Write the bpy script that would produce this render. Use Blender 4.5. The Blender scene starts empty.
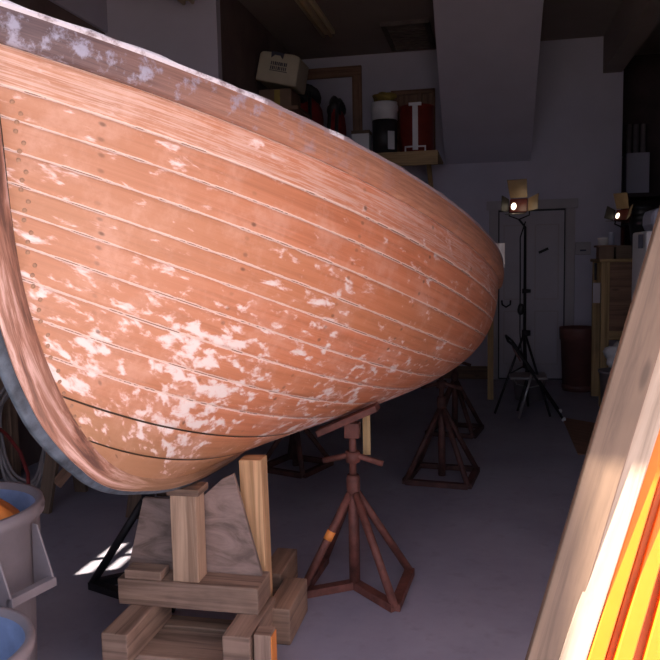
import bpy, bmesh, math, random
import numpy as np
from math import sin, cos, tan, atan, radians, pi, hypot
from mathutils import Vector, Matrix
random.seed(7)
sc = bpy.context.scene
COL = sc.collection

# ------------------------------------------------------------------ camera
H, FPX = 1.55, 740.0
PITCH, YAW, ROLL = atan(72/740), radians(12), 0.02
def rz(v, a): return Vector((v[0]*cos(a)-v[1]*sin(a), v[0]*sin(a)+v[1]*cos(a), v[2]))
Fw = rz((0, cos(PITCH), -sin(PITCH)), YAW); R0 = rz((1, 0, 0), YAW); U0 = R0.cross(Fw)
Rw = R0*cos(ROLL)-U0*sin(ROLL); Uw = U0*cos(ROLL)+R0*sin(ROLL); CAM = Vector((0, 0, H))
cd = bpy.data.cameras.new('camera'); cam = bpy.data.objects.new('camera', cd); COL.objects.link(cam)
cam.matrix_world = Matrix(((Rw.x, Uw.x, -Fw.x, 0), (Rw.y, Uw.y, -Fw.y, 0), (Rw.z, Uw.z, -Fw.z, H), (0, 0, 0, 1)))
cd.sensor_width = 36; cd.lens = 36*FPX/660; cd.clip_start = .02; sc.camera = cam
def ray(px, py): return Fw+Rw*((px-330)/FPX)-Uw*((py-330)/FPX)
def fl(px, py, z=0.0):            # the point of height z seen at a pixel
    d = ray(px, py); return CAM+d*((z-H)/d.z)
def aY(px, py, Y):                # the point at room depth Y seen at a pixel
    d = ray(px, py); return CAM+d*(Y/d.y)

# ------------------------------------------------------------------ materials
def nd(nt, t, **kw):
    n = nt.nodes.new(t)
    for k, v in kw.items():
        if k in n.inputs: n.inputs[k].default_value = v
        else: setattr(n, k, v)
    return n
def lk(nt, a, b): nt.links.new(a, b)
def math_(nt, op, a, b=None, c=None):
    n = nt.nodes.new('ShaderNodeMath'); n.operation = op
    for i, v in enumerate((a, b, c)):
        if v is None: continue
        if isinstance(v, (int, float)): n.inputs[i].default_value = v
        else: lk(nt, v, n.inputs[i])
    return n.outputs[0]
def ramp(nt, fac, stops):
    r = nt.nodes.new('ShaderNodeValToRGB'); e = r.color_ramp.elements
    while len(e) < len(stops): e.new(.5)
    for x, (p, c) in zip(e, stops): x.position = p; x.color = (*c, 1) if len(c) == 3 else c
    lk(nt, fac, r.inputs[0]); return r.outputs[0]
def mix(nt, fac, a, b):
    m = nt.nodes.new('ShaderNodeMix'); m.data_type = 'RGBA'
    for i, v in ((0, fac), (6, a), (7, b)):
        if isinstance(v, (int, float)): m.inputs[i].default_value = v
        elif isinstance(v, tuple): m.inputs[i].default_value = (*v, 1)
        else: lk(nt, v, m.inputs[i])
    return m.outputs[2]
def smooth(nt, x, lo, hi):
    n = nt.nodes.new('ShaderNodeMapRange'); n.interpolation_type = 'SMOOTHSTEP'
    lk(nt, x, n.inputs[0]); n.inputs[1].default_value = lo; n.inputs[2].default_value = hi
    return n.outputs[0]
def new_mat(name):
    m = bpy.data.materials.new(name); m.use_nodes = True; nt = m.node_tree
    return m, nt, nt.nodes['Principled BSDF']
def plain(name, c, rough=.6, metal=0, var=.15, scale=6, bump=0.0, spec=.5):
    m, nt, b = new_mat(name)
    tc = nd(nt, 'ShaderNodeTexCoord'); n = nd(nt, 'ShaderNodeTexNoise', Scale=scale, Detail=6.0, Roughness=.6)
    lk(nt, tc.outputs['Object'], n.inputs['Vector'])
    d = tuple(max(0, x*(1-var*1.6)) for x in c); l = tuple(min(1, x*(1+var)) for x in c)
    lk(nt, ramp(nt, n.outputs[0], [(.3, d), (.7, l)]), b.inputs['Base Color'])
    b.inputs['Roughness'].default_value = rough; b.inputs['Metallic'].default_value = metal
    b.inputs['Specular IOR Level'].default_value = spec
    if bump:
        bp = nd(nt, 'ShaderNodeBump', Strength=bump, Distance=.01)
        n2 = nd(nt, 'ShaderNodeTexNoise', Scale=scale*9, Detail=4.0); lk(nt, tc.outputs['Object'], n2.inputs['Vector'])
        lk(nt, n2.outputs[0], bp.inputs['Height']); lk(nt, bp.outputs[0], b.inputs['Normal'])
    return m
def wood(name, light, dark, rough=.65, stain=.35, grain=30, fig=1.2, dist=.6):
    m, nt, b = new_mat(name)
    uv = nd(nt, 'ShaderNodeTexCoord'); mp = nd(nt, 'ShaderNodeMapping'); mp.inputs['Scale'].default_value = (fig, grain, 1)
    lk(nt, uv.outputs['UV'], mp.inputs[0])
    n = nd(nt, 'ShaderNodeTexNoise', Scale=1.0, Detail=7.0, Roughness=.65, Distortion=dist); lk(nt, mp.outputs[0], n.inputs['Vector'])
    c = ramp(nt, n.outputs[0], [(.36, tuple(x*.8 for x in dark)), (.5, tuple((a+d)/2 for a, d in zip(light, dark))), (.64, light)])
    n2 = nd(nt, 'ShaderNodeTexNoise', Scale=5.0, Detail=5.0); lk(nt, uv.outputs['Object'], n2.inputs['Vector'])
    c2 = mix(nt, math_(nt, 'MULTIPLY', smooth(nt, n2.outputs[0], .45, .75), stain), c, tuple(x*.45 for x in dark))
    mk = nd(nt, 'ShaderNodeMapping'); mk.inputs['Scale'].default_value = (2.2, 9, 1); lk(nt, uv.outputs['UV'], mk.inputs[0])
    v = nd(nt, 'ShaderNodeTexVoronoi', Scale=1.0); lk(nt, mk.outputs[0], v.inputs['Vector'])
    k = math_(nt, 'SUBTRACT', 1.0, smooth(nt, v.outputs['Distance'], .04, .12))
    c3 = mix(nt, math_(nt, 'MULTIPLY', k, .6), c2, tuple(x*.3 for x in dark))
    lk(nt, c3, b.inputs['Base Color']); b.inputs['Roughness'].default_value = rough
    bp = nd(nt, 'ShaderNodeBump', Strength=.25, Distance=.004); lk(nt, n.outputs[0], bp.inputs['Height']); lk(nt, bp.outputs[0], b.inputs['Normal'])
    return m
def emit(name, c, s):
    m, nt, b = new_mat(name)
    b.inputs['Base Color'].default_value = (.9, .85, .75, 1)
    b.inputs['Emission Color'].default_value = (*c, 1); b.inputs['Emission Strength'].default_value = s
    return m

M = dict(
    wall=plain('painted_plaster', (.54, .51, .61), .8, var=.05, scale=1.5, bump=.05),
    darkwall=plain('brown_panelling', (.16, .11, .10), .8, var=.2, scale=2),
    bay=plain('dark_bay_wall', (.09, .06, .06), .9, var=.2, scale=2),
    ceil=plain('ceiling_board', (.30, .25, .23), .9, var=.08, scale=1),
    doorp=plain('door_paint', (.42, .38, .41), .55, var=.06, scale=2),
    doorl=plain('door_leaf_paint', (.46, .43, .49), .55, var=.05, scale=2),
    base=wood('baseboard_wood', (.20, .12, .07), (.10, .06, .04)),
    cribw=wood('weathered_timber', (.42, .275, .20), (.22, .135, .095), stain=.45, grain=22),
    postw=wood('post_wood', (.60, .40, .27), (.36, .22, .14), stain=.3, grain=20),
    cribd=wood('old_dark_timber', (.40, .25, .17), (.20, .12, .08), stain=.5, grain=22),
    fir=wood('new_fir', (.80, .50, .27), (.58, .32, .15), stain=.15, grain=26),
    ply=wood('grey_plywood', (.34, .235, .20), (.20, .135, .11), stain=.3, grain=11, fig=3.5, dist=2.0),
    tanw=wood('tan_board', (.19, .125, .085), (.135, .087, .06), stain=.18, grain=24),
    pale=wood('pale_board', (.46, .36, .28), (.36, .27, .20), stain=.1, grain=24),
    whitew=wood('white_board', (.92, .84, .78), (.84, .74, .66), stain=.05),
    yellow=plain('yellow_paint', (.80, .165, .006), .45, var=.06, scale=8),
    orange=plain('gap_shade_orange', (.42, .085, .006), .5, var=.12, scale=8),  # colour of the shaded gaps between the yellow boards
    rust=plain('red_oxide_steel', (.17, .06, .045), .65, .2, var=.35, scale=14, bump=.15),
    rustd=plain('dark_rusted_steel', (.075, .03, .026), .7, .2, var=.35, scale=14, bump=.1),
    black=plain('black_steel', (.025, .022, .025), .5, .3, var=.2),
    brightorange=plain('bright_orange', (.85, .28, .06), .5, var=.1),
    grey=plain('grey_plastic', (.21, .175, .185), .5, var=.12, scale=7, bump=.06),
    blue=plain('blue_grey_liner', (.20, .26, .42), .5, var=.2, scale=9),
    orangerag=plain('orange_cloth', (.72, .22, .04), .8, var=.2),
    white=plain('white_plastic', (.74, .73, .76), .45, var=.05),
    cream=plain('cream_plastic', (.50, .44, .33), .5, var=.06),
    ink=plain('dark_print', (.05, .045, .07), .6, var=.1),
    card=plain('brown_cardboard', (.20, .125, .085), .8, var=.12),
    redd=plain('red_drum_paint', (.19, .022, .014), .45, var=.15),
    redb=plain('red_bag_fabric', (.26, .02, .02), .8, var=.25),
    blackp=plain('black_plastic', (.03, .027, .03), .45, var=.2),
    brownp=plain('maroon_plastic', (.16, .065, .055), .55, var=.12),
    brownply=wood('brown_plywood', (.30, .16, .10), (.19, .10, .06), stain=.3),
    ochre=wood('ochre_timber', (.50, .33, .15), (.32, .20, .09), stain=.25),
    steel=plain('brushed_steel', (.55, .53, .55), .35, .8, var=.1),
    tan=plain('barn_door_metal', (.20, .135, .08), .5, .1, var=.15),
    lampred=plain('lamp_red', (.09, .015, .012), .4, var=.2),
    bluecov=plain('blue_grey_cover', (.40, .42, .55), .6, var=.1),
    hose=plain('grey_hose', (.36, .31, .31), .6, var=.2),
    redhose=plain('red_hose', (.22, .025, .025), .5, var=.2),
    yellowlid=plain('ochre_cloth', (.34, .24, .06), .8, var=.3),
    galv=plain('vent_metal', (.14, .11, .10), .7, .2, var=.2),
    diff=plain('fixture_housing', (.75, .62, .42), .6, var=.05),
    glass=None, bulb=emit('lamp_glow', (1, .86, .62), 3.2),
)

# ------------------------------------------------------------------ mesh helpers
def face_uv(bm, f, x, y, off):
    uvl = bm.loops.layers.uv.verify()
    o = f.verts[0].co
    for l in f.loops:
        d = l.vert.co-o; l[uvl].uv = (d.dot(x)+off[0], d.dot(y)+off[1])
def beam(bm, p0, p1, w, h, side=None):
    """square section bar; w along `side`, h along the other"""
    p0, p1 = Vector(p0), Vector(p1); ax = (p1-p0).normalized()
    s = Vector(side) if side is not None else (Vector((0, 0, 1)).cross(ax) if abs(ax.z) < .9 else Vector((1, 0, 0)))
    s = (s-ax*s.dot(ax)).normalized(); t = ax.cross(s)
    q = [[bm.verts.new(p+s*(a*w/2)+t*(b*h/2)) for a, b in ((-1, -1), (1, -1), (1, 1), (-1, 1))] for p in (p0, p1)]
    off = (random.uniform(0, 50), random.uniform(0, 50))
    for i in range(4):
        j = (i+1) % 4; f = bm.faces.new((q[0][i], q[0][j], q[1][j], q[1][i]))
        face_uv(bm, f, ax, s if i in (0, 2) else t, (off[0], off[1]+i*3))
    for k in (0, 1):
        f = bm.faces.new(q[k][::-1] if k == 0 else q[k]); face_uv(bm, f, s*.4, t, (off[0]+9, off[1]+17))
def box(bm, x0, x1, y0, y1, z0, z1):
    d = (abs(x1-x0), abs(y1-y0), abs(z1-z0)); c = Vector(((x0+x1)/2, (y0+y1)/2, (z0+z1)/2))
    k = d.index(max(d)); e = [Vector((1, 0, 0)), Vector((0, 1, 0)), Vector((0, 0, 1))]
    a, b = [i for i in range(3) if i != k]
    beam(bm, c-e[k]*d[k]/2, c+e[k]*d[k]/2, d[a], d[b], e[a])
def tube(bm, pts, r, n=10, closed=False):
    pts = [Vector(p) for p in pts]; rings = []; N = len(pts); up = None
    rr = r if isinstance(r, (list, tuple)) else [r]*N
    for i, p in enumerate(pts):
        if closed: t = (pts[(i+1) % N]-pts[i-1])
        else: t = pts[min(i+1, N-1)]-pts[max(i-1, 0)]
        t.normalize()
        if up is None:
            up = Vector((0, 0, 1)) if abs(t.z) < .9 else Vector((1, 0, 0))
        s = t.cross(up).normalized(); up = s.cross(t).normalized()
        rings.append([bm.verts.new(p+(s*cos(2*pi*k/n)+up*sin(2*pi*k/n))*rr[i]) for k in range(n)])
    for i in range(N if closed else N-1):
        a, b = rings[i], rings[(i+1) % N]
        for k in range(n): bm.faces.new((a[k], a[(k+1) % n], b[(k+1) % n], b[k])).smooth = True
    if not closed: bm.faces.new(rings[0][::-1]); bm.faces.new(rings[-1])
def lathe(bm, c, prof, n=36, cap0=True, cap1=True):
    c = Vector(c); rings = [[bm.verts.new(c+Vector((r*cos(2*pi*k/n), r*sin(2*pi*k/n), z))) for k in range(n)] for r, z in prof]
    for a, b in zip(rings, rings[1:]):
        for k in range(n): bm.faces.new((a[k], a[(k+1) % n], b[(k+1) % n], b[k])).smooth = True
    if cap0: bm.faces.new(rings[0][::-1])
    if cap1: bm.faces.new(rings[-1])
def prism(bm, pts, d):
    """polygon extruded by vector d"""
    d = Vector(d); a = [bm.verts.new(Vector(p)) for p in pts]; b = [bm.verts.new(Vector(p)+d) for p in pts]; n = len(a)
    x = (Vector(pts[1])-Vector(pts[0])).normalized(); nn = d.normalized(); y = nn.cross(x)
    off = (random.uniform(0, 9), random.uniform(0, 9))
    face_uv(bm, bm.faces.new(a[::-1]), x, y, off); face_uv(bm, bm.faces.new(b), x, y, off)
    for i in range(n):
        f = bm.faces.new((a[i], a[(i+1) % n], b[(i+1) % n], b[i])); face_uv(bm, f, (f.verts[1].co-f.verts[0].co).normalized(), nn, off)
def blob(bm, c, s, seed=0, amp=.15, n=3):
    r = random.Random(seed); k0 = [(r.uniform(2, 6), r.uniform(2, 6), r.uniform(2, 6), r.uniform(0, 6)) for _ in range(4)]
    res = bmesh.ops.create_icosphere(bm, subdivisions=n, radius=1)
    for v in res['verts']:
        d = v.co.copy(); k = 1+amp*sum(sin(a*d.x+b*d.y+e*d.z+p) for a, b, e, p in k0)/2
        v.co = Vector((d.x*s[0]*k, d.y*s[1]*k, d.z*s[2]*k))+Vector(c)
    for f in bm.faces: f.smooth = True

ROOTLOC = {}
def obj(name, bm, mat, parent=None, bevel=0.0, loc=None):
    bm.normal_update(); bmesh.ops.recalc_face_normals(bm, faces=bm.faces)
    me = bpy.data.meshes.new(name); o = bpy.data.objects.new(name, me); COL.objects.link(o)
    if parent is not None: base = ROOTLOC[parent.name]
    elif loc is not None: base = Vector(loc)
    else:
        zs = [v.co for v in bm.verts]; base = Vector((sum(v.x for v in zs)/len(zs), sum(v.y for v in zs)/len(zs), min(v.z for v in zs)))
    bmesh.ops.translate(bm, verts=bm.verts, vec=-base)
    bm.to_mesh(me); bm.free(); me.materials.append(mat)
    if parent is not None: o.parent = parent; ROOTLOC[o.name] = base
    else: o.location = base; ROOTLOC[o.name] = base
    if bevel:
        b = o.modifiers.new('edge', 'BEVEL'); b.width = bevel; b.segments = 2; b.limit_method = 'ANGLE'
    return o
def tag(o, label=None, cat=None, group=None, kind=None):
    if label: o['label'] = label
    if cat: o['category'] = cat
    if group: o['group'] = group
    if kind: o['kind'] = kind
    return o
def thing(name, loc, label, cat, group=None):
    o = bpy.data.objects.new(name, None); COL.objects.link(o); o.location = loc; o.empty_display_size = .1
    ROOTLOC[o.name] = Vector(loc); return tag(o, label, cat, group)
def B(): return bmesh.new()
def one(fn, *a, **k):
    bm = B(); fn(bm, *a, **k); return bm
def struct(name, bm, mat, label=None, cat=None, parent=None):
    o = obj(name, bm, mat, parent)
    if parent is None: o['kind'] = 'structure'; tag(o, label, cat)
    return o

# ------------------------------------------------------------------ the room
CEIL, YB, YF = 4.06, 9.4, .6
XL, XR = -3.45, 3.3
def floor_mat():
    m, nt, b = new_mat('painted_concrete')
    tc = nd(nt, 'ShaderNodeTexCoord'); n = nd(nt, 'ShaderNodeTexNoise', Scale=1.3, Detail=8.0, Roughness=.65); lk(nt, tc.outputs['Object'], n.inputs['Vector'])
    n2 = nd(nt, 'ShaderNodeTexNoise', Scale=14.0, Detail=4.0); lk(nt, tc.outputs['Object'], n2.inputs['Vector'])
    c = ramp(nt, n.outputs[0], [(.3, (.25, .24, .31)), (.7, (.36, .35, .43))])
    c = mix(nt, math_(nt, 'MULTIPLY', smooth(nt, n2.outputs[0], .55, .75), .35), c, (.22, .2, .22))
    lk(nt, c, b.inputs['Base Color']); b.inputs['Roughness'].default_value = .55
    return m
struct('floor', one(box, XL-.2, XR+.2, YF, 10.5, -.1, 0), floor_mat(), 'grey painted concrete workshop floor', 'floor')
struct('ceiling', one(box, XL-.2, XR+.2, YF-.2, 10.5, CEIL, CEIL+.1), M['ceil'], 'dark board ceiling of the workshop', 'ceiling')
struct('wall_back', one(box, -2.46, 1.56, YB, YB+.12, 0, CEIL), M['wall'], 'pale back wall behind the boat with the door in it', 'wall')
struct('wall_bay_side', one(box, 1.44, 1.56, YB+.12, 10.4, 0, CEIL), M['wall'], 'short return of the back wall into the side bay', 'wall')
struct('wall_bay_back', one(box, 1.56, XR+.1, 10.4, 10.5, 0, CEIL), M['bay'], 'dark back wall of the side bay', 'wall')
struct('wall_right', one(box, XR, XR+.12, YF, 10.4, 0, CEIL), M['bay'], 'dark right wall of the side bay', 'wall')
struct('wall_closet_front', one(box, XL, -2.36, 6.5, 6.6, 0, CEIL), M['wall'], 'pale front wall of the corner closet', 'wall')
bm = B(); box(bm, -2.46, -2.36, 6.6, YB, 0, CEIL)
struct('wall_closet_side', bm, M['darkwall'], 'dark side wall of the corner closet', 'wall')
# left wall with a small window (out of the picture) that lets a patch of sun in
WY0, WY1, WZ0, WZ1 = 2.32, 2.78, 1.30, 1.56
bm = B()
box(bm, XL-.12, XL, YF, WY0, 0, CEIL); box(bm, XL-.12, XL, WY1, 6.6, 0, CEIL)
box(bm, XL-.12, XL, WY0, WY1, 0, WZ0); box(bm, XL-.12, XL, WY0, WY1, WZ1, CEIL)
struct('wall_left', bm, M['darkwall'], 'dark brown left wall', 'wall')
bm = B()
for z in (WZ0+.01, (WZ0+WZ1)/2, WZ1-.01): box(bm, XL-.07, XL-.03, WY0, WY1, z-.012, z+.012)
for y in (WY0+.01, (WY0+WY1)/2, WY1-.01): box(bm, XL-.07, XL-.03, y-.012, y+.012, WZ0, WZ1)
struct('window_1', bm, M['wall'], 'small paned window in the left wall', 'window')
# pale strip of wall above the panelling
struct('trim_1', one(box, XL, XL+.03, YF, 6.5, 3.66, CEIL), M['wall'], 'pale strip above the dark left wall', 'trim')
# garage front: left of the opening, header, right
OX0, OX1, OZ = -2.225, .98, 3.28
bm = B(); box(bm, XL-.12, OX0, YF-.2, YF, 0, CEIL); box(bm, OX0, OX1, YF-.2, YF, OZ, CEIL); box(bm, OX1, XR+.12, YF-.2, YF, 0, CEIL)
struct('wall_front', bm, M['wall'], 'front wall around the open garage doorway', 'wall')
struct('wall_stub', one(box, OX1, OX1+.12, YF, 3.0, 0, CEIL), M['wall'], 'short white wall the long boards lean on', 'wall')
# outside
def ground_mat():
    return plain('gravel_drive', (.20, .175, .15), .9, var=.2, scale=3)
struct('ground', one(box, -14, 14, -22, YF, -.12, -.005), ground_mat(), 'gravel drive outside the open doorway', 'ground')
# beam over the side bay
bx0, bx1 = aY(603, 72, YB).x, aY(622, 72, YB).x
struct('trim_2', one(box, bx0, bx1, YF, YB, 3.64, CEIL), M['ceil'], 'grey boxed beam over the opening to the side bay', 'beam')
# sloped stair soffit
bm = B(); za = 2.67
prism(bm, [(-.5, YB, za), (-.5, YB, CEIL), (-.5, 7.2, CEIL)], (1.02, 0, 0))
struct('trim_3', bm, M['wall'], 'sloping pale underside of the stairs on the back wall', 'soffit')
# baseboard
struct('baseboard_back', one(box, -2.36, .02, YB-.03, YB, 0, .16), M['base'], 'dark baseboard along the back wall', 'baseboard')
# door
dl, dr = .03, 1.04
door = thing('door_1', ((dl+dr)/2, YB-.02, 0), 'pale grey panel door in the back wall', 'door'); door['kind'] = 'structure'
bm = B(); box(bm, dl, dl+.11, YB-.04, YB, 0, 2.2); box(bm, dr-.11, dr, YB-.04, YB, 0, 2.2); box(bm, dl-.03, dr+.03, YB-.05, YB, 2.09, 2.2)
obj('door_frame', bm, M['doorp'], door, .006)
bm = B(); box(bm, dl+.125, dr-.125, YB-.02, YB-.008, .02, 2.065)
obj('door_leaf', bm, M['doorl'], door); leaf = bpy.data.objects['door_leaf']
obj('gap_backing', one(box, dl+.10, dr-.10, YB-.006, YB, 0, 2.10), M['black'], door)  # black sheet behind the leaf, paints the dark gap round it
bm = B()
for x0, x1 in ((.21, .48), (.58, .85)):
    for z0, z1 in ((.2, .85), (1.0, 1.9)):
        for a in (x0, x1): box(bm, a-.008, a+.008, YB-.028, YB-.02, z0, z1)
        for z in (z0, z1): box(bm, x0, x1, YB-.028, YB-.02, z-.008, z+.008)
obj('panel_moulding', bm, M['doorp'], leaf)
p = aY(506, 303, YB-.05)
bm = B(); tube(bm, [(p.x-.05, YB-.03, p.z+.03), (p.x-.045, YB-.05, p.z-.02), (p.x, YB-.06, p.z-.05), (p.x+.05, YB-.05, p.z-.02), (p.x+.055, YB-.03, p.z+.03)], .011)
obj('door_handle', bm, M['black'], leaf)
p = aY(543, 251, YB-.03); bm = B(); beam(bm, (p.x-.05, YB-.04, p.z-.02), (p.x+.06, YB-.04, p.z+.03), .03, .03)
obj('latch', bm, M['black'], leaf)
# ceiling fixtures and vent
for k, (px0, px1, y0, y1, lab) in enumerate(((337, 0, 5.6, 8.3, 'long fluorescent ceiling fixture above the shelf of buckets'), (197, 0, 4.6, 6.3, 'fluorescent ceiling fixture in front of the corner closet'))):
    x = -1.72 if k == 0 else aY(190, 6, 6.2).x; ZF = CEIL if k == 0 else aY(190, 4, 6.2).z+.075
    if k: y1 = 6.2
    t = thing('ceiling_light', (x, (y0+y1)/2, ZF), lab, 'light', 'fluorescent ceiling fixtures')
    obj('housing', one(box, x-.08, x+.08, y0, y1, ZF-.05, ZF), M['diff'], t, .008)
    if k:
        for y in (y0+.2, y1-.2): obj('hanger_rod', one(tube, [(x, y, ZF-.01), (x, y, CEIL)], .01, 8), M['galv'], t)
    for s in (-.04, .04):
        obj('tube_lamp', one(tube, [(x+s, y0+.04, ZF-.075), (x+s, y1-.04, ZF-.075)], .018), M['diff'], t)
a, b_ = fl(386, 50, CEIL), fl(428, 36, CEIL)
t = thing('ceiling_vent', ((a.x+b_.x)/2, (a.y+b_.y)/2, CEIL), 'dark metal vent grille on the ceiling left of the sloping soffit', 'vent')
vx0, vx1, vy0, vy1 = -1.12, -.6, 8.2, 9.2
bm = B(); box(bm, vx0, vx1, vy0, vy0+.05, CEIL-.04, CEIL); box(bm, vx0, vx1, vy1-.05, vy1, CEIL-.04, CEIL); box(bm, vx0, vx0+.05, vy0, vy1, CEIL-.04, CEIL); box(bm, vx1-.05, vx1, vy0, vy1, CEIL-.04, CEIL)
obj('frame', bm, M['galv'], t)
bm = B()
for i in range(9): box(bm, vx0+.05, vx1-.05, vy0+.1+i*.095, vy0+.13+i*.095, CEIL-.03, CEIL)
obj('louvre', bm, M['galv'], t)
#MORE

# ------------------------------------------------------------------ the boat
CP = np.array([[[-0.055, 0.03, 2.155], [0.028, 0.03, 1.852], [0.016, 0.03, 1.732], [-0.057, 0.03, 1.372], [0.408, 0.03, 0.927]], [[1.251, 1.143, 1.893], [1.22, 1.142, 1.545], [1.152, 1.048, 1.143], [1.091, 0.549, 0.788], [1.168, 0.03, 0.519]], [[2.488, 1.479, 1.471], [2.402, 1.478, 1.07], [2.312, 1.366, 0.719], [2.232, 0.736, 0.506], [2.215, 0.03, 0.625]], [[3.683, 1.339, 1.205], [3.614, 1.389, 0.824], [3.551, 1.322, 0.63], [3.477, 0.738, 0.593], [3.359, 0.03, 0.804]], [[4.897, 0.91, 1.304], [4.869, 0.984, 1.03], [4.837, 0.961, 0.857], [4.764, 0.554, 0.801], [4.528, 0.03, 0.962]], [[6.13, 0.03, 1.759], [6.139, 0.03, 1.501], [6.128, 0.03, 1.229], [6.046, 0.03, 1.063], [5.691, 0.03, 1.111]]])
SV = [0, 0.074, 0.1666, 0.2427, 0.3206, 0.402, 0.4665, 0.5396, 0.6125, 0.6877, 0.7585, 0.8383, 0.9267, 1.0]
GX, GY, GPH = -1.1594, 2.1393, -0.0069
KEELX = GX
def bern(n, t):
    t = np.atleast_1d(np.asarray(t, float))[:, None]; k = np.arange(n+1)
    return np.array([math.comb(n, i) for i in k])*t**k*(1-t)**(n-k)
AX = np.array([-sin(GPH), cos(GPH), 0]); BX = np.array([cos(GPH), sin(GPH), 0])
def to_world(q):
    return np.array([GX, GY, 0])+(q[..., 0:1]-.55)*AX+q[..., 1:2]*BX+q[..., 2:3]*np.array([0, 0, 1.])
def hull(us, vs):
    return np.einsum('ui,ijk,vj->uvk', bern(5, us), CP, bern(4, vs))      # boat frame (a, b, z)
def hull_normals(us, vs):
    e = 1e-4; P = hull(us, vs)
    du = (hull(np.asarray(us)+e, vs)-hull(np.asarray(us)-e, vs)); dv = (hull(us, np.asarray(vs)+e)-hull(us, np.asarray(vs)-e))
    n = np.cross(du, dv); n /= np.linalg.norm(n, axis=-1, keepdims=True)+1e-12
    return n*np.where((n[..., 1:2] < 0), -1, 1)*1.0
US = np.linspace(0, 1, 131)
def v_rows():
    rows = []; d = .0016
    for i in range(len(SV)-1):
        a, b = SV[i], SV[i+1]
        rows.append((a, i, -.0028 if i else 0))
        rows.append((a+d, i+d/(b-a), 0))
        for k in range(1, 6): rows.append((a+(b-a)*k/6, i+k/6, 0))
        rows.append((b-d, i+1-d/(b-a), 0))
    rows.append((1.0, len(SV)-1, 0)); return rows
def girth_len():
    P = hull(US, [.5])[:, 0]; s = np.concatenate([[0], np.cumsum(np.linalg.norm(np.diff(P, axis=0), axis=1))]); return s
SLEN = girth_len()
def surf(bm, us, rows, slen, mirror=False, off=0.0):
    vs = np.array([r[0] for r in rows]); P = hull(us, vs); Nn = hull_normals(us, np.clip(vs, .001, .999))
    P = P+Nn*(np.array([r[2] for r in rows])[None, :, None]+off)
    P[..., 1] = np.maximum(P[..., 1], .004)
    if mirror: P[..., 1] *= -1
    W = to_world(P); uvl = bm.loops.layers.uv.verify()
    vv = [[bm.verts.new(W[i, j]) for j in range(len(vs))] for i in range(len(us))]
    for i in range(len(us)-1):
        for j in range(len(vs)-1):
            idx = [(i, j), (i+1, j), (i+1, j+1), (i, j+1)]
            if mirror: idx = idx[::-1]
            f = bm.faces.new([vv[a][b] for a, b in idx]); f.smooth = True
            for l, (a, b) in zip(f.loops, idx): l[uvl].uv = (slen[a]+(40 if mirror else 0), rows[b][1])
    return vv

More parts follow.
